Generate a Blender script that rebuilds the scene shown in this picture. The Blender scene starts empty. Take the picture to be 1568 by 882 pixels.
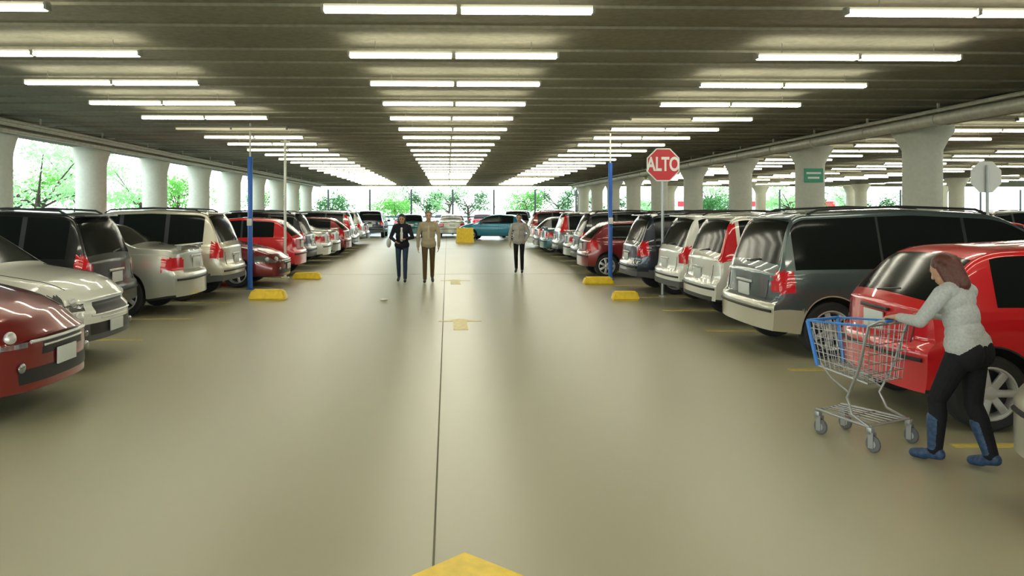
import bpy, bmesh, math, random
import numpy as np
from mathutils import Vector, Matrix, Euler
random.seed(7)
scene = bpy.context.scene
try:
    scene.view_settings.view_transform = 'Standard'
    scene.view_settings.look = 'None'
except Exception as e:
    print(e)
COL = scene.collection

# ------------------------------------------------------------------ materials
def new_mat(name):
    m = bpy.data.materials.new(name); m.use_nodes = True
    return m, m.node_tree, m.node_tree.nodes['Principled BSDF']

def pmat(name, col, rough=0.5, metal=0.0, coat=0.0, noise=0.0, nscale=8.0, emis=None, estr=0.0, spec=0.5):
    m, nt, b = new_mat(name)
    b.inputs['Base Color'].default_value = (*col, 1)
    b.inputs['Roughness'].default_value = rough
    b.inputs['Metallic'].default_value = metal
    b.inputs['Coat Weight'].default_value = coat
    b.inputs['Coat Roughness'].default_value = 0.04
    b.inputs['Specular IOR Level'].default_value = spec
    if emis:
        b.inputs['Emission Color'].default_value = (*emis, 1)
        b.inputs['Emission Strength'].default_value = estr
    if noise > 0:
        tc = nt.nodes.new('ShaderNodeTexCoord')
        n = nt.nodes.new('ShaderNodeTexNoise'); n.inputs['Scale'].default_value = nscale; n.inputs['Detail'].default_value = 6
        r = nt.nodes.new('ShaderNodeValToRGB')
        r.color_ramp.elements[0].position = 0.3; r.color_ramp.elements[1].position = 0.7
        r.color_ramp.elements[0].color = (*[c*(1-noise) for c in col], 1)
        r.color_ramp.elements[1].color = (*[min(1, c*(1+noise)) for c in col], 1)
        nt.links.new(tc.outputs['Object'], n.inputs['Vector'])
        nt.links.new(n.outputs['Fac'], r.inputs['Fac'])
        nt.links.new(r.outputs['Color'], b.inputs['Base Color'])
    return m

M_GLASS = pmat('car_glass', (0.008, 0.010, 0.009), 0.13, 0, 0, spec=0.16)
M_TRIM = pmat('black_plastic', (0.015, 0.015, 0.016), 0.5)
M_TAIL = pmat('tail_light_red', (0.50, 0.010, 0.018), 0.12, 0, 1.0, emis=(1, .02, .03), estr=0.06)
M_HEAD = pmat('headlight_glass', (0.30, 0.31, 0.30), 0.10, 0.7, 1.0)
M_RIM = pmat('wheel_alloy', (0.62, 0.62, 0.60), 0.35, 0.6)
M_TYRE = pmat('tyre_rubber', (0.018, 0.018, 0.018), 0.8)
M_PLATE = pmat('licence_plate', (0.6, 0.62, 0.58), 0.4)
M_CLAD = pmat('grey_cladding', (0.09, 0.09, 0.09), 0.6)

PAINT = {}
def paint(name, col, metal=0.35, rough=0.28, coat=1.0):
    PAINT[name] = pmat('car_paint_' + name, col, rough, metal, coat)
paint('darkred', (0.20, 0.010, 0.010)); paint('red', (0.60, 0.006, 0.012), 0.1); paint('white', (0.76, 0.76, 0.67), 0.0)
paint('pearl', (0.66, 0.64, 0.55), 0.2); paint('black', (0.008, 0.009, 0.010), .2, .3, .45); paint('silver', (0.46, 0.47, 0.41), 0.5)
paint('champagne', (0.52, 0.49, 0.38), 0.4); paint('greygreen', (0.085, 0.115, 0.115), 0.45); paint('navy', (0.012, 0.020, 0.038))
paint('grey', (0.16, 0.165, 0.16), 0.5); paint('teal', (0.03, 0.14, 0.15)); paint('blue', (0.01, 0.20, 0.32)); paint('beige', (0.52, 0.48, 0.36), .3)

# ------------------------------------------------------------------ mesh builder
class MB:
    def __init__(s): s.v = []; s.f = []; s.m = []
    def add(s, vs, fs, mat=0):
        o = len(s.v); s.v.extend([tuple(v) for v in vs])
        for f in fs: s.f.append([i+o for i in f]); s.m.append(mat)
    def box(s, c, size, mat=0, rot=None, bev=0.0):
        bm = bmesh.new(); bmesh.ops.create_cube(bm, size=1)
        for v in bm.verts: v.co = Vector((v.co.x*size[0], v.co.y*size[1], v.co.z*size[2]))
        if bev > 0: bmesh.ops.bevel(bm, geom=bm.edges[:], offset=bev, segments=2, affect='EDGES', profile=.5)
        R = Euler(rot).to_matrix() if rot else Matrix.Identity(3)
        bm.verts.index_update()
        s.add([R @ v.co + Vector(c) for v in bm.verts], [[v.index for v in f.verts] for f in bm.faces], mat)
        bm.free()
    def poly(s, pts, r, n=8, mat=0, cap=True):
        pts = [Vector(p) for p in pts]; k = len(pts)
        rs = r if isinstance(r, (list, tuple)) else [r]*k
        vs = []; prev = None
        for i, p in enumerate(pts):
            d = (pts[min(i+1, k-1)] - pts[max(i-1, 0)]).normalized()
            if prev is None:
                u = d.orthogonal().normalized()
            else:
                u = (prev - d*prev.dot(d))
                u = u.normalized() if u.length > 1e-6 else d.orthogonal().normalized()
            prev = u; w = d.cross(u)
            for j in range(n):
                a = 2*math.pi*j/n
                vs.append(p + (u*math.cos(a) + w*math.sin(a))*rs[i])
        fs = []
        for i in range(k-1):
            for j in range(n):
                fs.append([i*n+j, i*n+(j+1) % n, (i+1)*n+(j+1) % n, (i+1)*n+j])
        if cap: fs.append(list(range(n))[::-1]); fs.append([(k-1)*n+j for j in range(n)])
        s.add(vs, fs, mat)
    def lathe(s, prof, n=32, mat=0, axis='z', c=(0, 0, 0), closed=False, caps=True):
        vs = []
        for r, h in prof:
            for j in range(n):
                a = 2*math.pi*j/n
                if axis == 'z': p = (r*math.cos(a), r*math.sin(a), h)
                else: p = (r*math.cos(a), h, r*math.sin(a))
                vs.append((p[0]+c[0], p[1]+c[1], p[2]+c[2]))
        k = len(prof); fs = []
        rng = range(k) if closed else range(k-1)
        for i in rng:
            i2 = (i+1) % k
            for j in range(n): fs.append([i*n+j, i*n+(j+1) % n, i2*n+(j+1) % n, i2*n+j])
        if not closed and caps:
            fs.append(list(range(n))[::-1]); fs.append([(k-1)*n+j for j in range(n)])
        s.add(vs, fs, mat)
    def ell(s, c, r, mat=0, nu=14, nv=9):
        vs = []; fs = []
        for i in range(nv+1):
            t = math.pi*i/nv
            for j in range(nu):
                a = 2*math.pi*j/nu
                vs.append((c[0]+r[0]*math.sin(t)*math.cos(a), c[1]+r[1]*math.sin(t)*math.sin(a), c[2]+r[2]*math.cos(t)))
        for i in range(nv):
            for j in range(nu): fs.append([i*nu+j, i*nu+(j+1) % nu, (i+1)*nu+(j+1) % nu, (i+1)*nu+j])
        s.add(vs, fs, mat)
    def mesh(s, name, mats, smooth=35, merge=True, recalc=True):
        me = bpy.data.meshes.new(name)
        me.from_pydata(s.v, [], s.f)
        for m in mats: me.materials.append(m)
        me.polygons.foreach_set('material_index', s.m)
        bm = bmesh.new(); bm.from_mesh(me)
        if merge: bmesh.ops.remove_doubles(bm, verts=bm.verts, dist=0.0002)
        if recalc: bmesh.ops.recalc_face_normals(bm, faces=bm.faces)
        bm.to_mesh(me); bm.free()
        if smooth:
            me.polygons.foreach_set('use_smooth', [True]*len(me.polygons))
            me.set_sharp_from_angle(angle=math.radians(smooth))
        me.update()
        return me

def obj(name, me, loc=(0, 0, 0), rot=0.0, scale=(1, 1, 1)):
    o = bpy.data.objects.new(name, me); COL.objects.link(o)
    o.location = loc; o.rotation_euler = (0, 0, rot); o.scale = scale
    return o

# ------------------------------------------------------------------ cars
def lin(pts, x):
    if x <= pts[0][0]: return pts[0][1]
    for (a, b), (c, d) in zip(pts, pts[1:]):
        if x <= c: return b + (d-b)*(x-a)/(c-a)
    return pts[-1][1]
def sm(pts, x, w=0.09):
    a, b = pts[0][0], pts[-1][0]
    w = min(w, max(0.0, x-a), max(0.0, b-x)) if (x-a < w or b-x < w) else w
    return sum(lin(pts, x+w*k/5) for k in range(-5, 6))/11
def clamp(a): return max(0.0, min(1.0, a))

SPECS = {
 'suv': dict(L=4.5, W=1.80, r=.35, xr=.85, xf=3.65, zr=.32, bend=.12,
   top=[(0, .99), (.05, 1.06), (.32, 1.58), (.5, 1.665), (1.5, 1.71), (2.3, 1.68), (2.65, 1.60), (3.35, 1.09), (4.15, .97), (4.42, .87), (4.5, .74)],
   belt=[(0, .96), (.08, 1.03), (1.2, 1.04), (3.2, 1.01), (4.1, .88), (4.5, .68)],
   side=[(.42, 1.12), (1.2, 2.02), (2.10, 3.02)], rg=(.06, .36), ws=(2.68, 3.3),
   seams=[1.16, 2.06, 3.02], lower='clad', rails=True,
   boxes=[('r', .22, .76, 1.1, .80, 1.10, 3), ('f', .42, .60, 1.1, .66, .84, 4), ('f', .05, 0, .45, .62, .80, 2), ('f', .05, 0, .6, .38, .50, 2)]),
 'crv': dict(L=4.5, W=1.78, r=.33, xr=.75, xf=3.6, zr=.32, bend=.10,
   top=[(0, .99), (.05, 1.06), (.25, 1.58), (.42, 1.66), (1.5, 1.70), (2.3, 1.67), (2.6, 1.60), (3.35, 1.09), (4.15, .97), (4.42, .87), (4.5, .74)],
   belt=[(0, .96), (.08, 1.03), (1.2, 1.04), (3.2, 1.01), (4.1, .88), (4.5, .68)],
   side=[(.42, 1.12), (1.2, 2.02), (2.10, 3.02)], rg=(.06, .30), ws=(2.63, 3.3),
   seams=[1.16, 2.06, 3.02], lower='paint', rails=False,
   boxes=[('r', .34, .70, 1.1, .98, 1.56, 3), ('f', .42, .60, 1.1, .66, .84, 4), ('f', .05, 0, .45, .62, .80, 2), ('r', .03, 0, .8, .34, .44, 2)]),
 'van': dict(L=4.9, W=1.88, r=.34, xr=.72, xf=3.75, zr=.27, bend=.10,
   top=[(0, .98), (.05, 1.06), (.24, 1.60), (.40, 1.71), (1.8, 1.77), (2.8, 1.72), (3.0, 1.66), (3.95, 1.10), (4.55, .95), (4.82, .82), (4.9, .68)],
   belt=[(0, .95), (.08, 1.02), (1.2, 1.03), (3.6, 1.02), (4.4, .90), (4.9, .62)],
   side=[(.26, 1.36), (1.39, 2.42), (2.46, 3.50)], rg=(.06, .29), ws=(3.03, 3.9),
   seams=[1.37, 2.44, 3.5], lower='two', rails=True,
   boxes=[('r', .22, .78, 1.1, .78, 1.04, 3), ('f', .42, .60, 1.1, .66, .82, 4), ('f', .05, 0, .45, .56, .74, 2)]),
 'sedan': dict(L=4.6, W=1.75, r=.32, xr=.95, xf=3.65, zr=.24, bend=.18,
   top=[(0, .95), (.10, 1.02), (.72, 1.05), (.85, 1.07), (1.45, 1.36), (1.75, 1.42), (2.3, 1.44), (2.55, 1.40), (3.35, 1.0), (4.15, .84), (4.5, .72), (4.6, .60)],
   belt=[(0, .90), (.2, .95), (1.5, .96), (3.3, .92), (4.15, .77), (4.6, .55)],
   side=[(1.12, 1.98), (2.03, 3.0)], rg=(.88, 1.45), ws=(2.60, 3.3),
   seams=[1.2, 2.0, 3.05], lower='paint', rails=False,
   boxes=[('r', .26, .62, 1.1, .70, .90, 3), ('f', .45, .58, 1.1, .56, .72, 4), ('f', .05, 0, .4, .50, .64, 2), ('f', .05, 0, .7, .30, .40, 2)]),
 'hatch': dict(L=4.05, W=1.70, r=.31, xr=.55, xf=3.1, zr=.24, bend=.14,
   top=[(0, .94), (.06, 1.0), (.48, 1.36), (.68, 1.43), (1.5, 1.47), (2.0, 1.43), (2.2, 1.38), (2.9, 1.0), (3.6, .87), (3.92, .74), (4.05, .60)],
   belt=[(0, .90), (.15, .97), (1.2, .97), (2.9, .92), (3.6, .80), (4.05, .55)],
   side=[(.62, 1.45), (1.5, 2.58)], rg=(.08, .50), ws=(2.2, 2.85),
   seams=[.95, 1.48, 2.55], lower='paint', rails=False,
   boxes=[('r', .24, .70, 1.1, .72, .98, 3), ('f', .45, .58, 1.1, .56, .74, 4), ('f', .05, 0, .4, .50, .62, 2)]),
}
SIDEFR = [0, .05, .11, .18, .25, .32, .39, .46, .53, .60, .67, .74, .81, .88, .95, 1.0]
GT = [.05, .28, .52, .76, .92]
RT = [.93, .72, .48, .24, 0.0]
def car_mesh(kind):
    S = SPECS[kind]; L = S['L']; W = S['W']; hw = W/2; rw = S['r']; R = rw+.06
    xs = set(np.round(np.arange(0, L+.001, .075), 3).tolist())
    xs |= set(np.round(np.arange(0, .5, .035), 3).tolist()) | set(np.round(np.arange(L-.4, L, .035), 3).tolist()) | {L, .012, L-.012}
    key = []
    for cx in (S['xr'], S['xf']):
        for a in range(0, 181, 10): key.append(cx + R*math.cos(math.radians(a)))
        key += [cx-R-.006, cx+R+.006]
    for a, b in S['side']: key += [a, b]
    for e in (S['rg'], S['ws']): key += list(e)
    for q in S['seams']: key += [q-.005, q+.005]
    key = sorted(set(round(k, 4) for k in key))
    xs = sorted(set([x for x in xs if all(abs(x-k) > .012 for k in key)] + key))
    xs = [x for x in xs if 0 <= x <= L]
    nside = len(SIDEFR); G0 = 3+nside; E0 = G0+len(GT); RR = E0+len(RT); nrow = RR+1
    def deform(x, y, z):
        ay = min(1.1, abs(y)/hw)
        tr = clamp((.7-x)/.7); tf = clamp((x-(L-.9))/.9)
        nx = x + S['bend']*tr**1.5*ay**3 - .28*tf**1.5*ay**3
        nx += .09*max(0, z-.6)*tr**3 - .14*max(0, z-.55)*tf**3
        if z < .70:
            k = clamp((.70-z)/.06)
            nx += -.055*k*clamp((.12-x)/.12) + .05*k*clamp((x-(L-.12))/.12)
        return (nx, y, z)
    def section(x):
        ztop = sm(S['top'], x); belt = min(sm(S['belt'], x), ztop-.012)
        h = ztop-belt
        w = hw*(1 - .05*clamp((.5-x)/.5)**2 - .10*clamp((x-(L-.8))/.8)**2)
        zl = S['zr'] + .06*clamp((.5-x)/.5)
        for cx in (S['xr'], S['xf']):
            d = abs(x-cx)
            if d < R: zl = max(zl, rw+math.sqrt(R*R-d*d))
        rows = [(0, zl), (.5*w, zl), (.85*w, zl)]
        zbase = S['zr']
        for fr in SIDEFR:
            z = zl+(belt-zl)*fr
            q = clamp((z-zbase)/(belt-zbase))
            yf = 1-.05*(abs(q-.48)*2)**2.5
            rows.append((w*yf, z))
        wb = w*.95
        for t in GT: rows.append((wb-.014-.30*h*t, belt+h*t))
        wt = wb-.014-.30*h
        rows.append((wt-.012, belt+h*.985))
        for f in RT: rows.append((wt*f, ztop+.035*(1-f*f)))
        return rows, w
    mb = MB(); rings = []; secs = []
    for x in xs:
        rows, w = section(x)
        ring = rows + [(-y, z) for y, z in rows[1:-1][::-1]]
        o = len(mb.v)
        for y, z in ring: mb.v.append(deform(x, y, z))
        rings.append(o); secs.append(ring)
    n = len(secs[0])
    def lights(x, ay, z, gh):
        for e, dep, a0, a1, z0, z1, mt in S['boxes']:
            xx = x if e == 'r' else L-x
            if xx < dep and a0 <= ay <= a1 and z0 <= z <= z1: return mt
        return None
    for i in range(len(xs)-1):
        xm = (xs[i]+xs[i+1])/2
        for j in range(n):
            j2 = (j+1) % n
            row = j if j < nrow-1 else n-1-j
            ys = [secs[i][j], secs[i][j2], secs[i+1][j], secs[i+1][j2]]
            zc = sum(p[1] for p in ys)/4
            mt = 0
            if row <= 2: mt = 2
            elif row < G0:
                if any(abs(xm-q) < .005 for q in S['seams']) and row > 3: mt = 2
                elif zc < .50 and S['lower'] == 'clad': mt = 8
                elif zc < .58 and S['lower'] == 'two': mt = 8
                elif row == 3: mt = 2 if S['lower'] != 'two' else 8
                l = lights(xm, 1.0, zc, False)
                if l: mt = l
            elif row < E0-1:
                hh = secs[i][E0][1]-secs[i][G0][1]
                if hh > .06:
                    for a, b in S['side']:
                        if a < xm < b: mt = 1
                    if mt == 0:
                        for (a, b), (c, d) in zip(S['side'], S['side'][1:]):
                            if b < xm < c: mt = 2
                l = lights(xm, .9, zc, True)
                if l and mt == 0: mt = l
            elif row >= E0+1:
                if S['rg'][0] < xm < S['rg'][1] or S['ws'][0] < xm < S['ws'][1]:
                    mt = 1
            else:
                l = lights(xm, .85, zc, True)
                if l and xm < S['rg'][1]: mt = l
            mb.f.append([rings[i]+j, rings[i]+j2, rings[i+1]+j2, rings[i+1]+j]); mb.m.append(mt)
    M = 34
    for end in (0, -1):
        x = xs[end]; sec = secs[end]; o = rings[end]
        lines = []
        for r in range(3, E0+1):
            yL, z = sec[r]
            line = [o+r]
            for k in range(1, M):
                y = yL - 2*yL*k/M
                line.append(len(mb.v)); mb.v.append(deform(x, y, z))
            line.append(o+n-r); lines.append((line, yL, z))
        for (a, ya, za), (b, yb, zb) in zip(lines, lines[1:]):
            for k in range(M):
                zc = (za+zb)/2; ay = abs(ya*(1-2*(k+.5)/M))/hw
                mt = 0
                if zc < .50 and S['lower'] == 'clad': mt = 8
                if zc < .64 and S['lower'] == 'two': mt = 8
                l = lights(x, ay, zc, False)
                if l: mt = l
                mb.f.append([a[k], a[k+1], b[k+1], b[k]]); mb.m.append(mt)
        a = lines[-1][0]
        mb.f.append(a + [o+r for r in range(n-E0, E0, -1) if (o+r) != a[-1]]); mb.m.append(0)
    def surf(x, y, z, out):
        p = deform(x, y, z); return (p[0]+out, p[1], p[2])
    pz = .76 if kind in ('suv', 'crv', 'van') else .80
    mb.box(surf(0, 0, pz, -.012), (.016, .36, .16), 7, bev=.004)
    mb.box(surf(0, 0, pz+.11, -.015), (.03, .5, .03), 5 if kind != 'hatch' else 2, bev=.006)
    mb.box(surf(L, 0, .45, .02), (.016, .34, .13), 7, bev=.004)
    mb.poly([surf(0, y*hw, .56, -.006) for y in (-.9, -.7, -.4, 0, .4, .7, .9)], .018, 6, 2)
    mb.poly([surf(L, y*hw, .60, .004) for y in (-.55, -.3, 0, .3, .55)], .014, 6, 5)
    mb.poly([surf(L, y*hw, .56, .010) for y in (-.38, -.2, 0, .2, .38)], .010, 6, 5)
    for sgn in (1, -1):
        pts = []
        for t in range(9):
            x = S['ws'][1]+.08+(L-.14-S['ws'][1]-.08)*t/8
            rows_, w_ = section(x); yy, zz = rows_[E0+1][0]*.90, rows_[E0+1][1]+.006
            pts.append(deform(x, sgn*yy, zz))
        mb.poly(pts, .006, 5, 2)
        if kind != 'sedan':
            mb.poly([surf(0, sgn*hw*.70, z, -.001) for z in (.68, .80, .92)], .005, 5, 2)
        zc = {'suv': .76, 'crv': .76, 'van': .75}.get(kind, .64)
        p = deform(L-.02, sgn*hw*.70, zc); mb.ell((p[0]-.02, p[1], p[2]), (.045, .065, .055), 5)
        p = deform(L-.10, sgn*hw*.86, zc); mb.ell((p[0]-.03, p[1], p[2]), (.05, .05, .045), 5)
        p = deform(L, sgn*hw*.66, .42); mb.ell((p[0]+.01, p[1], p[2]), (.02, .055, .04), 4)
    if kind != 'sedan':
        mb.poly([(.065, .05, S['top'][1][1]+.06), (.10, -.30, S['top'][1][1]+.10)], .009, 5, 2)
    mx = S['ws'][1]-.28
    for sgn in (1, -1):
        mb.ell((mx, sgn*(hw+.10), 1.06 if W > 1.76 else 1.0), (.07, .11, .075), 0)
        mb.poly([(mx, sgn*(hw-.08), 1.0 if W > 1.76 else .95), (mx, sgn*(hw+.06), 1.03 if W > 1.76 else .98)], .022, 6, 2)
        for q in S['seams'][:-1]:
            zz = sm(S['belt'], q)-.13
            mb.box((q+.17, sgn*(hw*.985), zz), (.17, .035, .028), 0, bev=.01)
        if S['rails']:
            a, b = .55, S['ws'][0]-.25
            wt = hw*.95-.014-.30*(1.7-1.03)-.05
            pts = [(a+(b-a)*t, sgn*(wt), sm(S['top'], a+(b-a)*t)+(.012 if t in (0, 1) else .055)) for t in (0, .06, .5, .94, 1)]
            mb.poly(pts, .016, 6, 2)
    if kind in ('hatch', 'sedan'):
        if kind == 'sedan':
            mb.box((.12, 0, 1.09), (.12, 1.25, .02), 0, bev=.008)
            for sgn in (1, -1): mb.box((.13, sgn*.55, 1.05), (.07, .03, .08), 0)
    else:
        mb.box((.34, 0, S['top'][2][1]+.075), (.16, 1.15, .03), 0, bev=.01)
    ro = rw
    for cx in (S['xr'], S['xf']):
        for sgn in (1, -1):
            c = (cx, sgn*(hw-.125), ro)
            prof = [(ro*.64, -.1), (ro*.9, -.105), (ro*.98, -.085), (ro, -.03), (ro, .03), (ro*.98, .085), (ro*.9, .105), (ro*.66, .10), (ro*.64, .085)]
            mb.lathe(prof, 32, 6, 'y', c, closed=True)
            mb.lathe([(ro*.70, sgn*.104), (ro*.66, sgn*.107), (ro*.62, sgn*.09), (ro*.58, sgn*.02)], 32, 5, 'y', c, caps=False)
            mb.lathe([(ro*.62, sgn*.015), (ro*.62, sgn*.02)], 24, 2, 'y', c)
            mb.lathe([(.06, sgn*.02), (.06, sgn*.09), (.035, sgn*.10)], 14, 5, 'y', c)
            ns = 7 if kind in ('van', 'hatch') else 5
            for k in range(ns):
                a = 2*math.pi*k/ns
                mid = ro*.35
                cc = (c[0]+mid*math.cos(a), c[1]+sgn*.075, c[2]+mid*math.sin(a))
                mb.box(cc, (ro*.60, .035, .062), 5, rot=(0, -a, 0), bev=.01)
    return mb
CARMB = {k: car_mesh(k) for k in SPECS}
CARME = {}
def car(kind, color, loc, rot, name=None, lower=None, scale=(1, 1, 1)):
    key = (kind, color, lower)
    if key not in CARME:
        low = PAINT[lower] if lower else (M_CLAD if SPECS[kind]['lower'] == 'clad' else PAINT[color])
        if not any(k[0] == kind for k in CARME):
            me = CARMB[kind].mesh('mesh_'+kind+'_'+color, [PAINT[color], M_GLASS, M_TRIM, M_TAIL, M_HEAD, M_RIM, M_TYRE, M_PLATE, low], smooth=38)
        else:
            src = [v for k, v in CARME.items() if k[0] == kind][0]
            me = src.copy(); me.materials[0] = PAINT[color]; me.materials[8] = low
        CARME[key] = me
    nm = name or {'suv': 'suv', 'crv': 'suv', 'van': 'minivan', 'sedan': 'sedan_car', 'hatch': 'hatchback_car'}[kind]
    return obj(nm, CARME[key], (loc[0], loc[1], 0), rot, scale)

def right_car(kind, color, X, Y, deg=0, lower=None, **kw):
    return car(kind, color, (X, Y+SPECS[kind]['W']/2), math.radians(deg), lower=lower, **kw)
def left_car(kind, color, X, Y, deg=0, front=False, **kw):
    yc = Y+SPECS[kind]['W']/2
    if front: return car(kind, color, (X-SPECS[kind]['L'], yc), math.radians(deg), **kw)
    return car(kind, color, (X, yc), math.pi+math.radians(deg), **kw)

# right row
right_car('sedan', 'beige', 3.42, 3.16)
right_car('hatch', 'red', 3.84, 6.25, -4)
right_car('van', 'greygreen', 3.86, 9.35, 0, lower='beige')
right_car('crv', 'pearl', 4.05, 11.95)
right_car('suv', 'white', 4.12, 14.15)
right_car('suv', 'navy', 3.92, 16.5)
right_car('hatch', 'darkred', 3.60, 20.6)
rk = [('suv', 'black'), ('sedan', 'silver'), ('crv', 'grey'), ('sedan', 'teal'), ('hatch', 'grey'), ('sedan', 'white'), ('suv', 'darkred')]
y = 23.1
for k, c in rk:
    right_car(k, c, 3.85+random.uniform(-.15, .2), y, random.uniform(-2, 2)); y += 2.45
# left row
left_car('sedan', 'darkred', -3.48, 6.36, front=True, scale=(1, 1, 1.12))
left_car('suv', 'white', -3.95, 8.56, front=True, scale=(1, 1, 1.0))
left_car('suv', 'black', -4.95, 11.2, scale=(.88, 1, 1.02))
left_car('sedan', 'silver', -4.42, 13.3, scale=(.98, 1, 1.08))
left_car('suv', 'champagne', -4.33, 15.6, scale=(1, 1, 1.03))
left_car('sedan', 'darkred', -3.85, 18.25, front=True)
left_car('hatch', 'red', -4.0, 21.25, scale=(1, 1, 1.05))
lk = [('suv', 'black'), ('sedan', 'white'), ('sedan', 'silver'), ('hatch', 'darkred'), ('crv', 'grey'), ('sedan', 'champagne'), ('suv', 'silver'), ('sedan', 'grey')]
y = 23.6
for k, c in lk:
    left_car(k, c, -4.0+random.uniform(-.15, .1), y, random.uniform(-1.5, 1.5)); y += 2.45
# second row beyond the right-hand columns
pool = [('suv', 'silver'), ('sedan', 'black'), ('van', 'grey'), ('sedan', 'white'), ('crv', 'navy'), ('hatch', 'red'), ('suv', 'pearl')]
y = 7.0; i = 0
while y < 46:
    k, c = pool[i % 7]
    if i % 6 != 4: car(k, c, (11.1+SPECS[k]['L'], y+.9), math.pi)
    y += 2.5; i += 1
y = 12.0
while y < 46:
    k, c = pool[(i*3+1) % 7]
    if i % 5 != 2: car(k, c, (20.8, y+.9), 0)
    y += 2.6; i += 1
# turning car and the cross row at the far end, outside parked cars
car('hatch', 'blue', (4.6, 46.6), math.radians(166))
for x, k, c in ((-7.5, 'sedan', 'grey'), (-4.9, 'suv', 'navy'), (-2.3, 'hatch', 'teal'), (.3, 'sedan', 'silver'), (4.4, 'suv', 'grey'), (7.0, 'sedan', 'white')):
    car(k, c, (x, 50.2), math.radians(90))
for j in range(15):
    k, c = pool[(j*2+3) % 7]
    car(k, c, (-22+j*3.1, 63+random.uniform(-.5, .5)), math.radians(90))

# ------------------------------------------------------------------ building shell
def concrete(name, c1, c2, rough, scale=0.6, bump=0.1, spec=.5, fine=.3, detail=8, lo=.32, hi=.68):
    m, nt, b = new_mat(name)
    b.inputs['Specular IOR Level'].default_value = spec; b.inputs['Roughness'].default_value = rough
    tc = nt.nodes.new('ShaderNodeTexCoord')
    n1 = nt.nodes.new('ShaderNodeTexNoise'); n1.inputs['Scale'].default_value = scale; n1.inputs['Detail'].default_value = detail; n1.inputs['Roughness'].default_value = .5
    n2 = nt.nodes.new('ShaderNodeTexNoise'); n2.inputs['Scale'].default_value = 14; n2.inputs['Detail'].default_value = 4
    r1 = nt.nodes.new('ShaderNodeValToRGB'); r1.color_ramp.elements[0].position = lo; r1.color_ramp.elements[1].position = hi
    r1.color_ramp.elements[0].color = (*c1, 1); r1.color_ramp.elements[1].color = (*c2, 1)
    nt.links.new(tc.outputs['Object'], n1.inputs['Vector']); nt.links.new(tc.outputs['Object'], n2.inputs['Vector'])
    nt.links.new(n1.outputs['Fac'], r1.inputs['Fac'])
    if fine > 0:
        mix = nt.nodes.new('ShaderNodeMixRGB'); mix.blend_type = 'OVERLAY'; mix.inputs['Fac'].default_value = fine
        nt.links.new(r1.outputs['Color'], mix.inputs['Color1']); nt.links.new(n2.outputs['Fac'], mix.inputs['Color2'])
        nt.links.new(mix.outputs['Color'], b.inputs['Base Color'])
    else:
        nt.links.new(r1.outputs['Color'], b.inputs['Base Color'])
    if bump > 0:
        bp = nt.nodes.new('ShaderNodeBump'); bp.inputs['Strength'].default_value = bump; bp.inputs['Distance'].default_value = .02
        nt.links.new(n2.outputs['Fac'], bp.inputs['Height']); nt.links.new(bp.outputs['Normal'], b.inputs['Normal'])
    return m
M_FLOOR = concrete('polished_concrete_floor', (.345, .328, .215), (.385, .365, .245), .34, .25, 0, fine=0, detail=1.5, lo=.2, hi=.8)
M_CEIL = concrete('ceiling_concrete', (.235, .225, .170), (.285, .272, .205), .9, .5, .2, spec=.05)
M_COLM = concrete('painted_concrete_column', (.52, .52, .42), (.60, .60, .50), .6, .8, .05, fine=.15)
M_ASPH = concrete('outdoor_paving', (.14, .15, .14), (.20, .21, .19), .8, .2, .1)
M_JOINT = pmat('joint_filler', (.12, .11, .06), .7)
M_JOINT2 = pmat('saw_cut_joint', (.27, .255, .16), .6)
M_YEL = pmat('yellow_road_paint', (.84, .58, .02), .45, noise=.12, nscale=10)
M_YELF = pmat('worn_yellow_paint', (.60, .47, .10), .45, noise=.2, nscale=14)

X0, X1, Y0, Y1 = -10.0, 44.0, -12.0, 56.5
ZC = 3.74
mb = MB(); mb.box(((X0+X1)/2, (Y0+Y1)/2, -.1), (X1-X0, Y1-Y0, .2)); obj('floor', mb.mesh('floor', [M_FLOOR], 0))
mb = MB(); mb.box((10, 40, -.16), (400, 400, .1)); obj('outdoor_ground', mb.mesh('outdoor_ground', [M_ASPH], 0))
mb = MB(); mb.box(((X0+X1)/2, (Y0+Y1)/2, ZC+.13), (X1-X0, Y1-Y0, .26))
rows = []
y = 7.1-2.1*8
while y < Y1-1: rows.append(y); y += 2.1
for y in rows:
    mb.box(((X0+X1)/2, y+.62, ZC-.012), (X1-X0, .22, .035))
    mb.box(((X0+X1)/2, y+1.48, ZC-.012), (X1-X0, .22, .035))
obj('ceiling', mb.mesh('ceiling', [M_CEIL], 0, merge=False))
mb = MB()
mb.box((-.07, 22, .0015), (.012, 68, .003))
obj('floor_expansion_joint', mb.mesh('joint', [M_JOINT], 0, merge=False))
mb = MB()
for y in (22, 36, 50): mb.box(((X0+X1)/2, y, .0012), (X1-X0-.5, .007, .0024))
obj('floor_saw_cut_joint', mb.mesh('joint2', [M_JOINT2], 0, merge=False))

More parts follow.
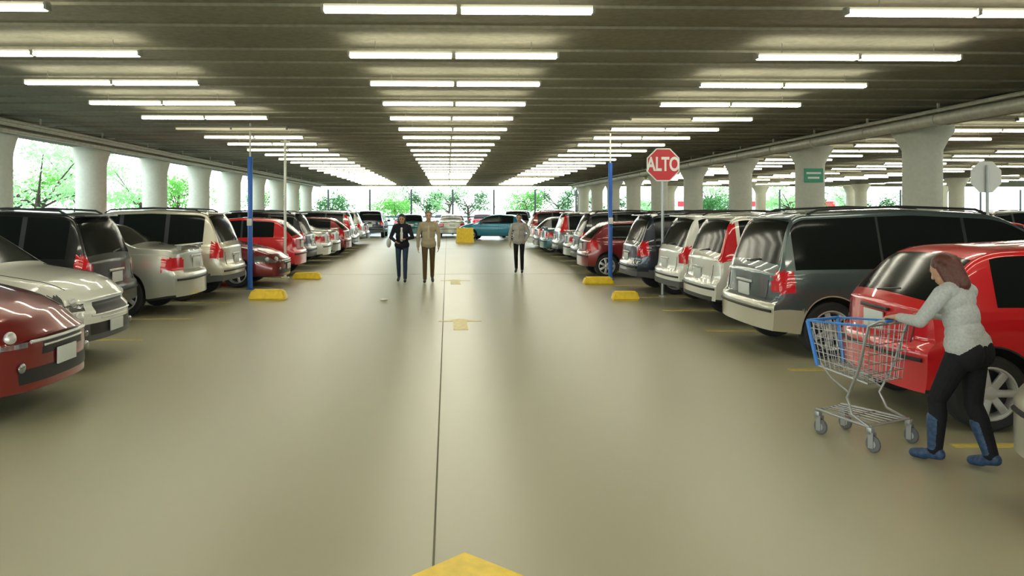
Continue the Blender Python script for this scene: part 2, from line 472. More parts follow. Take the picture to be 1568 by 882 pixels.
def arrow(name, x, y, s, mat):
    mb = MB()
    pts = [(0, 0), (.62, -.60), (.20, -.60), (.20, -2.2), (-.20, -2.2), (-.20, -.60), (-.62, -.60)]
    pts = [(a*s, b*s) for a, b in pts]
    v = [(a, b, 0.0) for a, b in pts]+[(a, b, .004) for a, b in pts]
    k = len(pts)
    f = [list(range(k, 2*k)), list(range(k))[::-1]]+[[i, (i+1) % k, k+(i+1) % k, k+i] for i in range(k)]
    mb.add(v, f, 0); obj(name, mb.mesh(name, [mat], 0), (x, y, 0))
arrow('painted_floor_arrow', .09, 4.13, 1.0, M_YEL)
arrow('painted_floor_arrow', .2, 13.0, .55, M_YELF)
arrow('painted_floor_arrow', .2, 20.3, .6, M_YELF)
mb = MB()
for y in (5.9, 8.75, 11.6, 13.95, 16.08, 18.6): mb.box((6.3, y, .002), (5.0, .10, .004))
for y in (6.15, 8.3, 11.0, 13.1, 15.4, 17.72, 20.7): mb.box((-6.4, y, .002), (4.5, .08, .004))
for y in np.arange(23, 41, 2.45):
    mb.box((6.3, y-.28, .002), (4.8, .09, .004)); mb.box((-6.4, y+.25, .002), (4.6, .08, .004))
obj('painted_stall_lines', mb.mesh('stall_lines', [M_YELF], 0, merge=False))

def column_mesh(r, h, flare):
    mb = MB()
    mb.lathe([(r, 0), (r, h-.55), (r*1.02, h-.45), (r+flare*.6, h-.22), (r+flare, h-.1), (r+flare, h)], 40, 0)
    mb.lathe([(r+.02, 0), (r+.02, .12)], 40, 0)
    return mb.mesh('column', [M_COLM], 40, merge=False)
HC = 3.42
CR = column_mesh(.36, HC, .2); CL = column_mesh(.38, HC, .10)
for i in range(-3, 9): obj('concrete_column', CR, (9.5, 15.7+4.95*i, 0))
for i in range(-4, 9): obj('concrete_column', CL, (-9.45, 16.8+4.6*i, 0))
for i in range(0, 5): obj('concrete_column', CR, (26.5, 12+9.6*i, 0))
for i in (3, 4, 5, 6): obj('concrete_column', CR, (-4.0+6.4*i+.2, 54.9, 0))
def beam(name, x, w):
    mb = MB(); mb.box((x, (Y0+Y1)/2, (HC+ZC-.04)/2), (w, Y1-Y0-1.5, ZC-.04-HC), bev=.02); obj(name, mb.mesh(name, [M_CEIL], 0))
beam('ceiling_beam', 9.5, .45); beam('ceiling_beam', -9.6, .5); beam('ceiling_beam', 26.5, .45)
mb = MB(); mb.box(((X0+X1)/2, 56.0, 3.55), (X1-X0, .3, .26)); obj('ceiling_beam', mb.mesh('endbeam', [M_CEIL], 0))
M_PIPE = pmat('painted_pipe', (.48, .46, .36), .45, .1, noise=.15)
mb = MB()
mb.poly([(8.76, Y0+.1, 3.40), (8.76, Y1-1, 3.40)], .12, 14)
mb.poly([(8.48, Y0+.1, 3.50), (8.48, Y1-1, 3.50)], .035, 8)
for y in np.arange(-10, 55, 2.4): mb.box((8.76, y, 3.58), (.03, .05, .20)); mb.lathe([(.135, -.03), (.135, .03)], 14, 0, 'y', (8.76, y, 3.40))
obj('drain_pipe', mb.mesh('pipes', [M_PIPE], 40, merge=False))
mb = MB()
for x, z, r in ((-8.82, 3.38, .06), (-8.6, 3.46, .035), (-8.42, 3.50, .03), (-8.3, 3.42, .02)):
    mb.poly([(x, Y0+.1, z), (x, Y1-1, z)], r, 10)
for y in np.arange(-10, 55, 3.0): mb.box((-8.56, y, 3.54), (.6, .04, .02)); mb.box((-8.56, y, 3.61), (.03, .03, .15))
obj('service_pipes', mb.mesh('pipes2', [M_PIPE], 40, merge=False))
mb = MB()
mb.box((-9.93, (Y0+Y1)/2, .32), (.10, Y1-Y0, .64), bev=.01)
mb.box((-9.93, (Y0+Y1)/2, .67), (.14, Y1-Y0, .06), bev=.01)
obj('wall_left', mb.mesh('wall_left', [M_COLM], 0, merge=False))

# ------------------------------------------------------------------ fluorescent lamps
M_TUBE = pmat('fluorescent_tube', (1, 1, 1), .5, emis=(1.0, .965, .78), estr=19.5)
M_TUBEOFF = pmat('dead_tube', (.45, .43, .33), .3, emis=(1, .9, .55), estr=.5)
M_HOUS = pmat('lamp_housing', (.30, .29, .24), .5)
def lamp_mesh(a, b):
    mb = MB()
    mb.box((0, 0, .062), (2.44, .05, .026), 0)
    for sx in (-1, 1):
        mt = 1 if (a if sx < 0 else b) else 2
        for dy in (-.030, .030):
            mb.poly([(sx*.025, dy, .02), (sx*1.19, dy, .02)], .021, 8, mt)
        mb.box((sx*1.205, 0, .035), (.025, .10, .06), 0)
    mb.box((0, 0, .035), (.035, .10, .06), 0)
    for sx in (-.9, .9): mb.poly([(sx, 0, .07), (sx, 0, .19)], .006, 6, 0)
    return mb.mesh('fluorescent_lamp', [M_HOUS, M_TUBE, M_TUBEOFF], 0, merge=False)
L11 = lamp_mesh(1, 1); L01 = lamp_mesh(0, 1); L00 = lamp_mesh(0, 0)
ZL = 3.53
for ci, x in enumerate((-4.72, .10, 4.80, 12.5, 18.0, 22.8, 28.5, 34.0)):
    for ri, y in enumerate(rows):
        if y < -4 or (x > 9 and (y < 9)): continue
        me = L11
        k = round((y-7.1)/2.1)
        if ci == 2 and k == 4: me = L01
        elif ci == 0 and k == 5: me = L00
        elif ci >= 1 and random.random() < .05 and k > 7: me = L00
        elif random.random() < .06 and k > 7: me = L01
        obj('fluorescent_ceiling_lamp', me, (x+random.uniform(-.03, .03)*(k > 0), y+random.uniform(-.06, .06)*(k > 1), ZL), 0)

# ------------------------------------------------------------------ signs, poles, curbs
M_BLUE = pmat('blue_pole_paint', (.02, .12, .48), .4)
M_WHITEP = pmat('white_pole_paint', (.70, .70, .60), .45)
M_REDS = pmat('sign_red', (.62, .02, .03), .4)
M_SWH = pmat('sign_white', (.85, .85, .80), .4)
M_GRN = pmat('sign_green', (.02, .30, .16), .4)
M_GALV = pmat('galvanised_steel', (.42, .43, .42), .4, .7)
def blue_pole(x, y, top=2.95):
    mb = MB(); mb.lathe([(.10, 0), (.10, .02), (.055, .03), (.055, top), (.05, top+.01)], 16, 0)
    mb.lathe([(.02, top), (.02, ZC-.03)], 8, 1)
    mb.box((.0, -.07, 1.5), (.1, .05, .16), 1, bev=.01)
    obj('blue_pole', mb.mesh('blue_pole', [M_BLUE, M_WHITEP], 40, merge=False), (x, y, 0))
blue_pole(-4.40, 17.9); blue_pole(4.12, 20.05)
mb = MB(); mb.lathe([(.10, 0), (.10, .02), (.035, .03), (.035, ZC-.03), (.03, ZC-.03)], 14, 0); mb.box((0, 0, 3.55), (.22, .14, .05), 0)
obj('white_pole', mb.mesh('white_pole', [M_WHITEP], 40, merge=False), (-4.25, 21.0, 0))

def octagon(mb, r, y0, y1, z, mat):
    v = []
    for yv in (y0, y1):
        for k in range(8):
            a = math.radians(22.5+45*k); v.append((r*math.cos(a), yv, z+r*math.sin(a)))
    mb.add(v, [list(range(8)), list(range(8, 16))[::-1]]+[[i, (i+1) % 8, 8+(i+1) % 8, 8+i] for i in range(8)], mat)
def stop_sign(x, y, z, r, rot, name='stop_sign'):
    mb = MB(); mb.lathe([(.08, 0), (.08, .02), (.03, .03), (.03, z+r*.7)], 12, 2)
    octagon(mb, r, -.045, -.035, z, 1); octagon(mb, r*.93, -.049, -.045, z, 0)
    cu = bpy.data.curves.new('alto', 'FONT'); cu.body = 'ALTO'; cu.size = r*.90; cu.align_x = 'CENTER'; cu.align_y = 'CENTER'; cu.extrude = .002; cu.offset = .009*r/.38
    to = bpy.data.objects.new('t', cu); COL.objects.link(to)
    bpy.context.view_layer.update()
    dg = bpy.context.evaluated_depsgraph_get(); tm = to.evaluated_get(dg).to_mesh()
    vs = [(v.co.x*.80, -.052+v.co.z*-1, z+v.co.y*1.2) for v in tm.vertices]; fs = [list(p.vertices) for p in tm.polygons]
    mb.add(vs, fs, 1)
    to.evaluated_get(dg).to_mesh_clear(); bpy.data.objects.remove(to)
    obj(name, mb.mesh('stop_sign', [M_REDS, M_SWH, M_GALV], 0, merge=False), (x, y, 0), rot)
stop_sign(4.42, 16.26, 2.70, .365, 0)
stop_sign(10.55, 15.3, 2.42, .33, math.radians(180))
mb = MB(); mb.box((0, 0, 0), (.5, .02, .36), 0, bev=.005); mb.box((0, -.012, .06), (.38, .006, .05), 1); mb.box((0, -.012, -.06), (.3, .006, .05), 1)
obj('column_direction_sign', mb.mesh('gsign', [M_GRN, M_SWH], 0, merge=False), (9.42, 20.65-.385, 2.66))
def curb(x, y, l, w, h):
    mb = MB()
    bm = bmesh.new(); bmesh.ops.create_cube(bm, size=1)
    for v in bm.verts:
        k = 1 if v.co.z < 0 else .82
        v.co = Vector((v.co.x*l*k, v.co.y*w*(1 if v.co.z < 0 else .6), (v.co.z+.5)*h))
    bmesh.ops.bevel(bm, geom=bm.edges[:], offset=.03, segments=3, affect='EDGES')
    bm.verts.index_update()
    mb.add([v.co for v in bm.verts], [[v.index for v in f.verts] for f in bm.faces]); bm.free()
    obj('yellow_curb_block', mb.mesh('curb', [M_YEL], 30), (x, y, 0))
curb(-3.55, 15.9, .75, .36, .2); curb(-3.6, 20.6, .75, .35, .17)
curb(3.6, 18.95, .75, .35, .18); curb(3.5, 15.6, .55, .24, .18)
mb = MB()
mb.add([(-.5, -.25, 0), (.5, -.25, 0), (.5, .25, 0), (-.5, .25, 0), (-.46, -.18, .3), (.46, -.18, .3), (.46, .18, .3), (-.46, .18, .3), (-.44, -.08, .8), (.44, -.08, .8), (.44, .08, .8), (-.44, .08, .8)],
       [[3, 2, 1, 0], [8, 9, 10, 11]]+[[a+i, a+(i+1) % 4, a+4+(i+1) % 4, a+4+i] for a in (0, 4) for i in range(4)], 0)
obj('yellow_traffic_barrier', mb.mesh('barrier', [M_YEL], 0, merge=False), (.95, 43.0, 0))
mb = MB(); mb.ell((0, 0, 0), (1, 1, 1), 0, 10, 7)
rr = random.Random(3)
mb.v = [(x*.09*rr.uniform(.7, 1.2), y*.07*rr.uniform(.7, 1.2), max(0, .02+z*.02*rr.uniform(.7, 1.2))) for x, y, z in mb.v]
obj('crumpled_paper', mb.mesh('paper', [M_SWH], 0, merge=False), (-1.25, 15.6, .002))

# ------------------------------------------------------------------ shopping cart
M_WIRE = pmat('chrome_wire', (.36, .36, .35), .35, .7)
M_BLUP = pmat('blue_plastic', (.04, .20, .60), .35)
M_GRUB = pmat('grey_rubber', (.12, .12, .12), .6)
def cart_mesh():
    mb = MB()
    W_ = .0032
    def wall(P, Q, Rr, Sg, nu, nv, r=W_):
        P, Q, Rr, Sg = map(Vector, (P, Q, Rr, Sg))
        for i in range(nu+1):
            t = i/nu; mb.poly([P.lerp(Q, t), Sg.lerp(Rr, t)], r, 5, 0)
        for i in range(nv+1):
            t = i/nv; mb.poly([P.lerp(Sg, t), Q.lerp(Rr, t)], r if i else .008, 6, 0)
    tb = lambda s: (.02, s*.27, .95); tf = lambda s: (.66, s*.21, .92); bf = lambda s: (.58, s*.18, .56); bb = lambda s: (.06, s*.23, .50)
    for s in (1, -1): wall(tb(s), tf(s), bf(s), bb(s), 11, 6)
    wall(tf(1), tf(-1), bf(-1), bf(1), 7, 6); wall(tb(1), tb(-1), bb(-1), bb(1), 8, 6)
    wall(bb(1), bf(1), bf(-1), bb(-1), 10, 8)
    for s in (1, -1):
        mb.poly([tf(s), bf(s)], .018, 8, 1)
        mb.poly([tb(s), tf(s)], .009, 8, 1)
    mb.poly([tf(1), tf(-1)], .013, 8, 1)
    mb.poly([(-.10, .25, 1.0), (-.10, -.25, 1.0)], .014, 10, 1)
    for s in (1, -1):
        mb.poly([(-.10, s*.245, 1.0), (-.06, s*.26, .995), (.03, s*.27, .95), (.14, s*.24, .60), (.26, s*.22, .36), (.20, s*.235, .24), (.02, s*.26, .18)], .012, 8, 0)
        mb.poly([(.24, s*.22, .40), (.42, s*.20, .48), (.54, s*.18, .58)], .010, 8, 0)
        mb.poly([(.02, s*.26, .18), (.30, s*.22, .19), (.60, s*.17, .20)], .013, 8, 0)
        for x, yy in ((.02, .26), (.58, .17)):
            mb.box((x, s*yy, .155), (.05, .05, .06), 0, bev=.008)
            for d in (-.022, .022): mb.box((x-.015, s*yy+d, .09), (.045, .006, .12), 0)
            c = (x-.025, s*yy, .062)
            mb.lathe([(.03, -.016), (.055, -.016), (.062, -.010), (.062, .010), (.055, .016), (.03, .016)], 20, 2, 'y', c, closed=True)
            mb.lathe([(.03, -.017), (.03, .017)], 16, 3, 'y', c)
    for x, w in ((.02, .26), (.30, .22), (.60, .17)): mb.poly([(x, w, .19), (x, -w, .19)], .010, 8, 0)
    for i in range(1, 6):
        t = i/6; mb.poly([(.05, -.24+.48*t, .19), (.58, -.16+.32*t, .20)], .004, 5, 0)
    return mb.mesh('shopping_cart', [M_WIRE, M_BLUP, M_GRUB, M_GALV], 40, merge=False)
HEAD = math.radians(118)
cdir = Vector((math.cos(HEAD), math.sin(HEAD), 0))
bar = Vector((3.37, 5.80, 0))
SW = .97
cart_loc = bar + cdir*.10*SW*.92
obj('shopping_cart', cart_mesh(), cart_loc, HEAD, (SW*.92, SW*.93, SW))

# ------------------------------------------------------------------ people
def figure(name, parts, mats, loc, rot, voxel, s=1.0, relax=3):
    mb = MB()
    P = []
    for p in parts:
        mt, t = p[0], p[1]
        if t == 'c':
            a, b = Vector(p[2])*s, Vector(p[3])*s; ra, rb = p[4]*s, p[5]*s
            n = 14; d = (b-a)
            if d.length < 1e-5: continue
            dn = d.normalized(); u = dn.orthogonal().normalized(); w = dn.cross(u)
            st = []
            for k in range(5): t_ = math.pi/2*(1-k/4); st.append((a-dn*ra*math.sin(t_), ra*math.cos(t_)))
            for k in range(5): t_ = math.pi/2*(k/4); st.append((b+dn*rb*math.sin(t_), rb*math.cos(t_)))
            vs = [c+(u*math.cos(2*math.pi*j/n)+w*math.sin(2*math.pi*j/n))*max(r, 1e-4) for c, r in st for j in range(n)]
            fs = [[i*n+j, i*n+(j+1) % n, (i+1)*n+(j+1) % n, (i+1)*n+j] for i in range(len(st)-1) for j in range(n)]
            fs += [list(range(n))[::-1], [(len(st)-1)*n+j for j in range(n)]]
            mb.add(vs, fs, 0); P.append((mt, 'c', np.array(a), np.array(b), ra, rb))
        else:
            c = [q*s for q in p[2]]; r = [q*s for q in p[3]]
            mb.ell(c, r, 0, 20, 14); P.append((mt, 'e', np.array(c), np.array(r)))
    me = mb.mesh(name+'_src', [mats[0]], 0, merge=True)
    o = bpy.data.objects.new(name+'_tmp', me); COL.objects.link(o)
    md = o.modifiers.new('r', 'REMESH'); md.mode = 'VOXEL'; md.voxel_size = voxel; md.use_smooth_shade = True
    sm_ = o.modifiers.new('s', 'SMOOTH'); sm_.factor = .5; sm_.iterations = relax
    bpy.context.view_layer.update()
    dg = bpy.context.evaluated_depsgraph_get()
    nm = bpy.data.meshes.new_from_object(o.evaluated_get(dg)); nm.name = name
    bpy.data.objects.remove(o)
    nm.materials.clear()
    for m in mats: nm.materials.append(m)
    k = len(nm.polygons); cen = np.empty(k*3); nm.polygons.foreach_get('center', cen); cen = cen.reshape(-1, 3)
    best = np.full(k, 1e9); mi = np.zeros(k, dtype=np.int32)
    for p in P:
        if p[1] == 'c':
            d = p[3]-p[2]; t = np.clip((cen-p[2]) @ d/(d @ d), 0, 1)
            dist = np.linalg.norm(cen-(p[2]+t[:, None]*d), axis=1)-(p[4]+(p[5]-p[4])*t)
        else:
            q = (cen-p[2])/p[3]; ln = np.linalg.norm(q, axis=1)
            dist = (ln-1)*np.linalg.norm(cen-p[2], axis=1)/np.maximum(ln, 1e-6)
        m_ = dist < best; best[m_] = dist[m_]; mi[m_] = p[0]
    nm.polygons.foreach_set('material_index', mi); nm.polygons.foreach_set('use_smooth', [True]*k)
    nm.update(); print(name, k)
    return obj(name, nm, loc, rot)

def fabric(n, c, sc=60):
    return pmat(n, c, .85, noise=.12, nscale=sc, spec=.2)
SK = pmat('skin', (.48, .27, .17), .5, noise=.04)
EYE = pmat('eye_dark', (.02, .015, .012), .2); LIP = pmat('lips', (.38, .12, .10), .45)

def head_parts(c, tilt, hair_long=False, skin=1, hair=2, eye=5, lip=6, yaw=0):
    parts = []
    ct, st_ = math.cos(tilt), math.sin(tilt); cy, sy = math.cos(yaw), math.sin(yaw)
    def T(p):
        x, y, z = p
        x, z = x*ct+z*st_, -x*st_+z*ct
        x, y = x*cy-y*sy, x*sy+y*cy
        return (c[0]+x, c[1]+y, c[2]+z)
    parts += [(skin, 'e', T((0, 0, .02)), (.092, .074, .095)), (skin, 'e', T((.03, 0, -.045)), (.062, .055, .062)),
      (skin, 'c', T((.045, 0, -.085)), T((.055, 0, -.09)), .026, .024),
      (skin, 'c', T((.088, 0, .015)), T((.104, 0, -.018)), .010, .014),
      (skin, 'c', T((-.005, .074, -.02)), T((-.012, .080, .015)), .010, .014), (skin, 'c', T((-.005, -.074, -.02)), T((-.012, -.080, .015)), .010, .014),
      (eye, 'e', T((.083, .030, .018)), (.010, .013, .008)), (eye, 'e', T((.083, -.030, .018)), (.010, .013, .008)),
      (hair, 'c', T((.087, .020, .036)), T((.082, .044, .036)), .006, .005), (hair, 'c', T((.087, -.020, .036)), T((.082, -.044, .036)), .006, .005),
      (lip, 'c', T((.086, .016, -.052)), T((.086, -.016, -.052)), .008, .008),
      (hair, 'e', T((-.018, 0, .045)), (.092, .083, .085)), (hair, 'e', T((-.045, 0, .01)), (.065, .078, .085))]
    if hair_long:
        parts += [(hair, 'c', T((-.05, 0, .03)), T((-.075, 0, -.13)), .078, .055),
                  (hair, 'c', T((-.02, .068, .03)), T((-.025, .07, -.12)), .034, .026), (hair, 'c', T((-.02, -.068, .03)), T((-.025, -.07, -.12)), .034, .026),
                  (hair, 'c', T((-.04, .05, .0)), T((-.06, .055, -.14)), .045, .03), (hair, 'c', T((-.04, -.05, .0)), T((-.06, -.055, -.14)), .045, .03)]
    return parts
def relaxed_hand(w, d, side, skin=1):
    w = Vector(w); d = Vector(d).normalized(); f = Vector((1, 0, 0)); f = (f-d*f.dot(d)).normalized(); inn = d.cross(f)*1.0
    if inn.y*side > 0: inn = -inn
    out = [(skin, 'c', w, w+d*.04, .024, .026), (skin, 'c', w+d*.035+f*.018, w+d*.085+f*.022, .017, .016), (skin, 'c', w+d*.035-f*.018, w+d*.085-f*.022, .017, .015)]
    for k, (o, l) in enumerate(((.030, .072), (.010, .080), (-.010, .074), (-.029, .060))):
        a = w+d*.088+f*o; b = a+d*l*.5+inn*.008; c = b+d*l*.42+inn*.022
        out += [(skin, 'c', a, b, .0095, .009), (skin, 'c', b, c, .009, .0075)]
    a = w+d*.03+f*.026; b = a+d*.03+f*.026+inn*.01; c = b+d*.032+f*.006+inn*.012
    out += [(skin, 'c', a, b, .013, .011), (skin, 'c', b, c, .011, .009)]
    return out
def leg(hip, knee, ank, toe, pm, sm_, rt=.082, rk=.058, ra=.046, shoe=.044):
    k = Vector(knee); a = Vector(ank); t = Vector(toe); h = Vector(hip)
    calf = k.lerp(a, .3)+Vector((-.012, 0, 0))
    heel = a+Vector((-.035, 0, -.035)); heel.z = max(heel.z, .038)
    return [(pm, 'c', h, k, rt, rk), (pm, 'c', k, calf, rk, rk*.98), (pm, 'c', calf, a, rk*.98, ra),
            (sm_, 'c', heel, t, .036, .032), (sm_, 'c', a+Vector((0, 0, -.02)), t.lerp(heel, .4), .04, .036), (sm_, 'c', heel+Vector((0, 0, .01)), a, .036, .038), (sm_, 'c', heel.lerp(t, .6), t, .042, .034)]

mats_w = [fabric('grey_sweater', (.42, .43, .41)), SK, pmat('auburn_hair', (.085, .022, .014), .5, noise=.3, nscale=60), fabric('black_trousers', (.012, .012, .014)), pmat('navy_boots', (.02, .05, .11), .5, noise=.5, nscale=40), EYE, LIP]
pw = []
pw += [(3, 'e', (-.01, 0, .84), (.125, .165, .13)), (3, 'e', (-.05, .07, .82), (.10, .095, .12)), (3, 'e', (-.05, -.07, .82), (.10, .095, .12)),
       (0, 'e', (.01, 0, .95), (.118, .155, .12)), (0, 'e', (.035, 0, 1.06), (.112, .145, .15)), (0, 'e', (.07, 0, 1.18), (.112, .165, .12)),
       (0, 'c', (.07, .11, 1.245), (.07, -.11, 1.245), .07, .07), (0, 'c', (.085, 0, 1.25), (.10, 0, 1.30), .07, .055), (0, 'c', (.14, .06, 1.14), (.14, -.06, 1.14), .065, .065),
       (0, 'c', (-.01, .07, .88), (-.01, -.07, .88), .118, .118),
       (1, 'c', (.10, 0, 1.29), (.125, 0, 1.36), .048, .046)]
pw += head_parts((.15, 0, 1.39), .45, True)
for s in (1, -1):
    sh = (.075, s*.165, 1.235); el = (.19, s*.245, 1.03)
    pw += [(0, 'c', sh, el, .062, .046), (0, 'c', el, (.365, s*.195, 1.035), .046, .034), (0, 'c', (.345, s*.197, 1.035), (.362, s*.195, 1.035), .036, .035), (1, 'c', (.35, s*.195, 1.035), (.40, s*.188, 1.034), .024, .023)]
    yc = s*.185
    pw += [(1, 'c', (.40, yc+.018, 1.036), (.437, yc+.022, 1.032), .018, .014), (1, 'c', (.40, yc-.018, 1.036), (.437, yc-.022, 1.032), .018, .014), (1, 'c', (.40, yc, 1.036), (.437, yc, 1.034), .018, .015)]
    for k, o in enumerate((-.032, -.011, .011, .032)):
        e = (1, 1.06, 1.0, .85)[k] if s > 0 else (.85, 1.0, 1.06, 1)[k]
        bx = .46
        pts = [(.438, yc+o, 1.031), (bx+.008*e, yc+o, 1.029), (bx+.026*e, yc+o, 1.008), (bx+.018*e, yc+o, .984)]
        for a, b in zip(pts, pts[1:]): pw.append((1, 'c', a, b, .0090, .0082))
    ti = -s*.045
    pts = [(.41, yc+ti*.5, 1.025), (.437, yc+ti, 1.008), (.452, yc+ti*.9, .982), (.474, yc+ti*.6, .972)]
    for a, b, r in zip(pts, pts[1:], (.012, .0105, .009)): pw.append((1, 'c', a, b, r, r*.9))
pw += leg((.0, .085, .80), (.16, .085, .46), (.17, .09, .10), (.32, .10, .038), 3, 4, .092, .062, .05)
pw += leg((-.01, -.085, .80), (.0, -.085, .44), (-.12, -.085, .11), (.01, -.09, .036), 3, 4, .092, .062, .05)
for k, a in (((.16, .087, .40), (.17, .09, .10)), ((-.02, -.085, .38), (-.12, -.085, .11))):
    k = Vector(k); a = Vector(a); pw.append((4, 'c', k.lerp(a, .25), a, .064, .05))
wl = bar - cdir*.46*SW
figure('woman_pushing_cart', pw, mats_w, (wl.x, wl.y, 0.002), HEAD, .0055, SW)

def walker(name, mats, loc, rot, s, tilt, arms, long_hair=False, jacket=1.0, shoulder=.19, stride=.16, extra=None, hands=True, lead=1):
    p = []
    b = jacket
    p += [(3, 'e', (0, 0, .93), (.115, .155, .12)), (0, 'e', (0, 0, 1.02), (.115*b, .155*b, .13)), (0, 'e', (.005, 0, 1.15), (.112*b, .155*b, .16)), (0, 'e', (.01, 0, 1.30), (.118*b, .175*b, .13)),
          (0, 'c', (0, shoulder-.06, 1.40), (0, -shoulder+.06, 1.40), .062*b, .062*b), (0, 'c', (0, 0, 1.40), (.01, 0, 1.46), .075, .056),
          (0, 'c', (.0, .07, .93), (.0, -.07, .93), .115*b, .115*b), (1, 'c', (.01, 0, 1.45), (.03, 0, 1.53), .052, .05),
          (7, 'c', (.105*b, 0, 1.34), (.105*b, 0, 1.05), .03, .03)]
    p += head_parts((.04, 0, 1.585), tilt, long_hair)
    for sd, (el, wr) in zip((1, -1), arms):
        sh = Vector((0, sd*shoulder, 1.385)); el = Vector(el); wr = Vector(wr)
        p += [(0, 'c', sh, el, .058*b, .046*b), (0, 'c', el, wr, .046*b, .036)]
        p += relaxed_hand(wr, wr-el, sd)
    d = stride*lead
    p += leg((0, .09, .88), (.06+d*.55, .09, .50), (d-.02, .09, .10 if d > 0 else .14), (d+.16, .10, .038), 3, 4)
    p += leg((0, -.09, .88), (.06-d*.55, -.09, .50), (-d-.02, -.09, .10 if d < 0 else .14), (-d+.13, -.10, .038), 3, 4)
    if extra: p += extra
    return figure(name, p, mats, loc, rot, .010, s, 2)
HB = pmat('dark_hair', (.02, .015, .012), .5); HG = pmat('grey_brown_hair', (.14, .10, .07), .6)
WSH = fabric('white_shirt', (.70, .70, .66))
walker('woman_walking', [fabric('dark_jacket', (.015, .016, .022)), SK, HB, fabric('blue_jeans', (.03, .05, .085)), pmat('black_shoes', (.01, .01, .01), .4), EYE, LIP, WSH, pmat('white_bag', (.6, .6, .57), .5)],
       (-1.12, 19.7, 0), math.radians(-92), .98, .35, [((.06, .27, 1.12), (.24, .10, 1.08)), ((.02, -.28, 1.12), (.20, -.14, 1.02))], True, 1.05, .175, .13,
       extra=[(8, 'e', (.02, -.33, .98), (.14, .06, .12)), (8, 'c', (.0, -.30, 1.08), (0, -.14, 1.44), .012, .012)])
walker('man_walking', [fabric('tan_jacket', (.36, .30, .19)), SK, HG, fabric('brown_trousers', (.10, .065, .03)), pmat('brown_shoes', (.03, .018, .012), .4), EYE, LIP, fabric('beige_shirt', (.45, .40, .28))],
       (-.46, 19.5, 0), math.radians(-88), 1.02, .1, [((.02, .25, 1.12), (.12, .24, .88)), ((-.03, -.25, 1.12), (.04, -.25, .86))], False, 1.05, .18, .12, lead=-1)
walker('man_walking', [fabric('pale_shirt', (.36, .34, .31)), SK, HB, fabric('black_trousers_2', (.012, .012, .016)), pmat('black_leather', (.01, .01, .01), .4), EYE, LIP, fabric('pale_shirt_2', (.36, .34, .31))],
       (2.02, 22.4, 0), math.radians(-100), .97, .15, [((.0, .28, 1.13), (.16, .20, .95)), ((-.02, -.27, 1.12), (.08, -.26, .88))], False, 1.05, .19, .06)

# ------------------------------------------------------------------ outdoors
M_BARK = pmat('bark', (.07, .05, .035), .9, noise=.3)
def leafmat(n, c, t=.45):
    m, nt, b = new_mat(n); b.inputs['Base Color'].default_value = (*c, 1); b.inputs['Roughness'].default_value = .6
    tr = nt.nodes.new('ShaderNodeBsdfTranslucent'); tr.inputs['Color'].default_value = (c[0]*1.2, min(1, c[1]*1.2), c[2], 1)
    mx = nt.nodes.new('ShaderNodeMixShader'); mx.inputs[0].default_value = t
    out = nt.nodes['Material Output']
    nt.links.new(b.outputs[0], mx.inputs[1]); nt.links.new(tr.outputs[0], mx.inputs[2]); nt.links.new(mx.outputs[0], out.inputs[0]); return m
M_LEAF = leafmat('leaves', (.16, .42, .08)); M_LEAF2 = leafmat('leaves_pale', (.34, .58, .28)); M_LEAF3 = leafmat('leaves_dark', (.05, .17, .04), .3)
def tree_mesh(seed, h, lm, nl=230):
    rnd = random.Random(seed); mb = MB()
    top = Vector((rnd.uniform(-.4, .4), rnd.uniform(-.4, .4), h*.55))
    mb.poly([(0, 0, -.1), (.05, .02, h*.2), tuple(top*.7), tuple(top)], [.20, .16, .13, .08], 9, 0)
    cl = []
    for k in range(8):
        a = rnd.uniform(0, 6.28); rr = rnd.uniform(.8, 2.0); e = top+Vector((math.cos(a)*rr, math.sin(a)*rr, rnd.uniform(-.6, h*.38)))
        b0 = top*rnd.uniform(.55, 1); mb.poly([b0, b0.lerp(e, .5)+Vector((0, 0, .15)), e], [.06, .04, .02], 6, 0); cl.append((e, rnd.uniform(.7, 1.2)))
    for e, r in cl:
        for k in range(nl):
            d = Vector((rnd.gauss(0, 1), rnd.gauss(0, 1), rnd.gauss(0, .8))).normalized()*r*rnd.random()**.4
            c = e+d; u = Vector((rnd.gauss(0, 1), rnd.gauss(0, 1), rnd.gauss(0, 1))).normalized(); w = u.orthogonal().normalized(); s = rnd.uniform(.08, .16)
            mb.add([c-u*s, c+w*s*.5, c+u*s, c-w*s*.5], [[0, 1, 2, 3]], 1)
    return mb.mesh('tree', [M_BARK, lm], 0, merge=False, recalc=False)
TR = [tree_mesh(1, 5.5, M_LEAF), tree_mesh(2, 6.5, M_LEAF2, 150), tree_mesh(3, 4.6, M_LEAF3), tree_mesh(4, 5.0, M_LEAF2, 150)]
rnd = random.Random(5)
for i in range(9):
    obj('tree', TR[(1, 3, 0)[i % 3]], (-18-rnd.uniform(0, 5), 15+i*5.2+rnd.uniform(-1, 1), -.11), rnd.uniform(0, 6), (1, 1, rnd.uniform(.85, 1.0)))
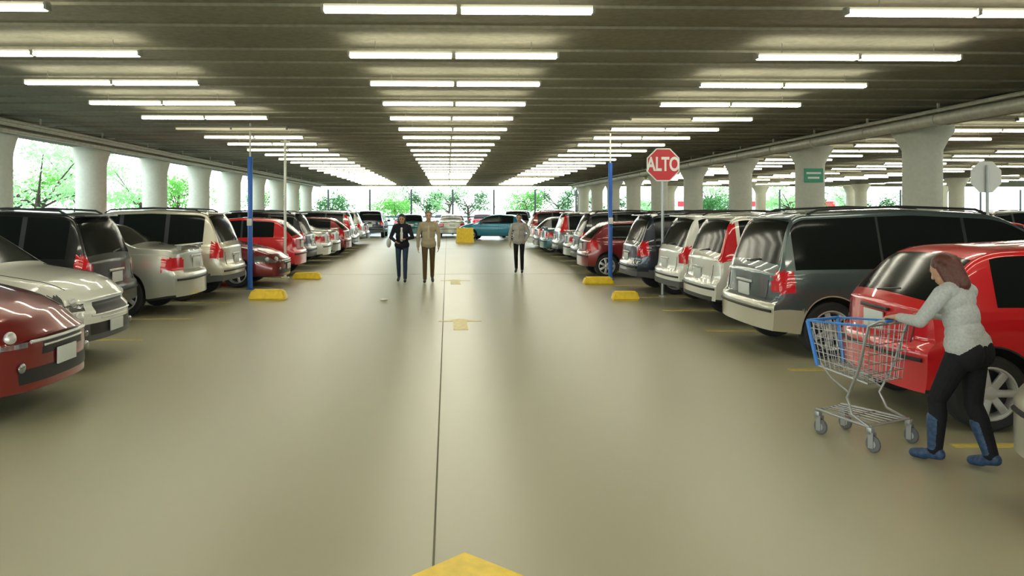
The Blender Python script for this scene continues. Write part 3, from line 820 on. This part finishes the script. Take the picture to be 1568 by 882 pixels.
for i in range(24):
    obj('tree', TR[(0, 2, 1, 2, 3)[i % 5]], (-18+i*2.6+rnd.uniform(-1, 1), 72+rnd.uniform(0, 8), -.11), rnd.uniform(0, 6), (1, 1, rnd.uniform(.65, .95)))
M_BLD = pmat('pale_building', (.72, .74, .70), .8)
mb = MB(); mb.box((38, 100, 1.6), (26, 6, 3.4), 0)
for i in range(3): mb.box((30+i*8, 96.95, 2.6), (3.5, .1, .6), 1)
obj('store_building', mb.mesh('bld', [M_BLD, M_REDS], 0, merge=False), (0, 0, -.11))
M_FENCE = pmat('dark_fence', (.03, .035, .035), .5)
mb = MB()
for x in np.arange(-12, 44, 3.1): mb.poly([(x, 59.8, -.12), (x, 59.8, 3.3)], .07, 8)
mb.poly([(-12, 59.8, 1.25), (43, 59.8, 1.25)], .05, 8); mb.poly([(-12, 59.8, .6), (43, 59.8, .6)], .035, 8)
obj('metal_fence', mb.mesh('fence', [M_FENCE], 40, merge=False))

# ------------------------------------------------------------------ world
w = bpy.data.worlds.new('World'); scene.world = w; w.use_nodes = True
nt = w.node_tree; bg = nt.nodes['Background']
tc = nt.nodes.new('ShaderNodeTexCoord'); sx = nt.nodes.new('ShaderNodeSeparateXYZ'); rp = nt.nodes.new('ShaderNodeValToRGB')
rp.color_ramp.elements[0].color = (.86, .96, .92, 1); rp.color_ramp.elements[1].color = (.65, .83, .92, 1); rp.color_ramp.elements[1].position = .6
nt.links.new(tc.outputs['Generated'], sx.inputs[0]); nt.links.new(sx.outputs['Z'], rp.inputs['Fac']); nt.links.new(rp.outputs['Color'], bg.inputs['Color'])
bg.inputs['Strength'].default_value = 5.2

# ------------------------------------------------------------------ camera
cd = bpy.data.cameras.new('camera'); cam = bpy.data.objects.new('camera', cd); COL.objects.link(cam)
cam.location = (0, 0, 1.78); cam.rotation_euler = (math.radians(90), 0, math.radians(-1.5))
cd.sensor_width = 36; cd.lens = 36*1220/1568
cd.shift_x = (784-717)/1568; cd.shift_y = -(441-321)/1568
cd.clip_end = 500
scene.camera = cam
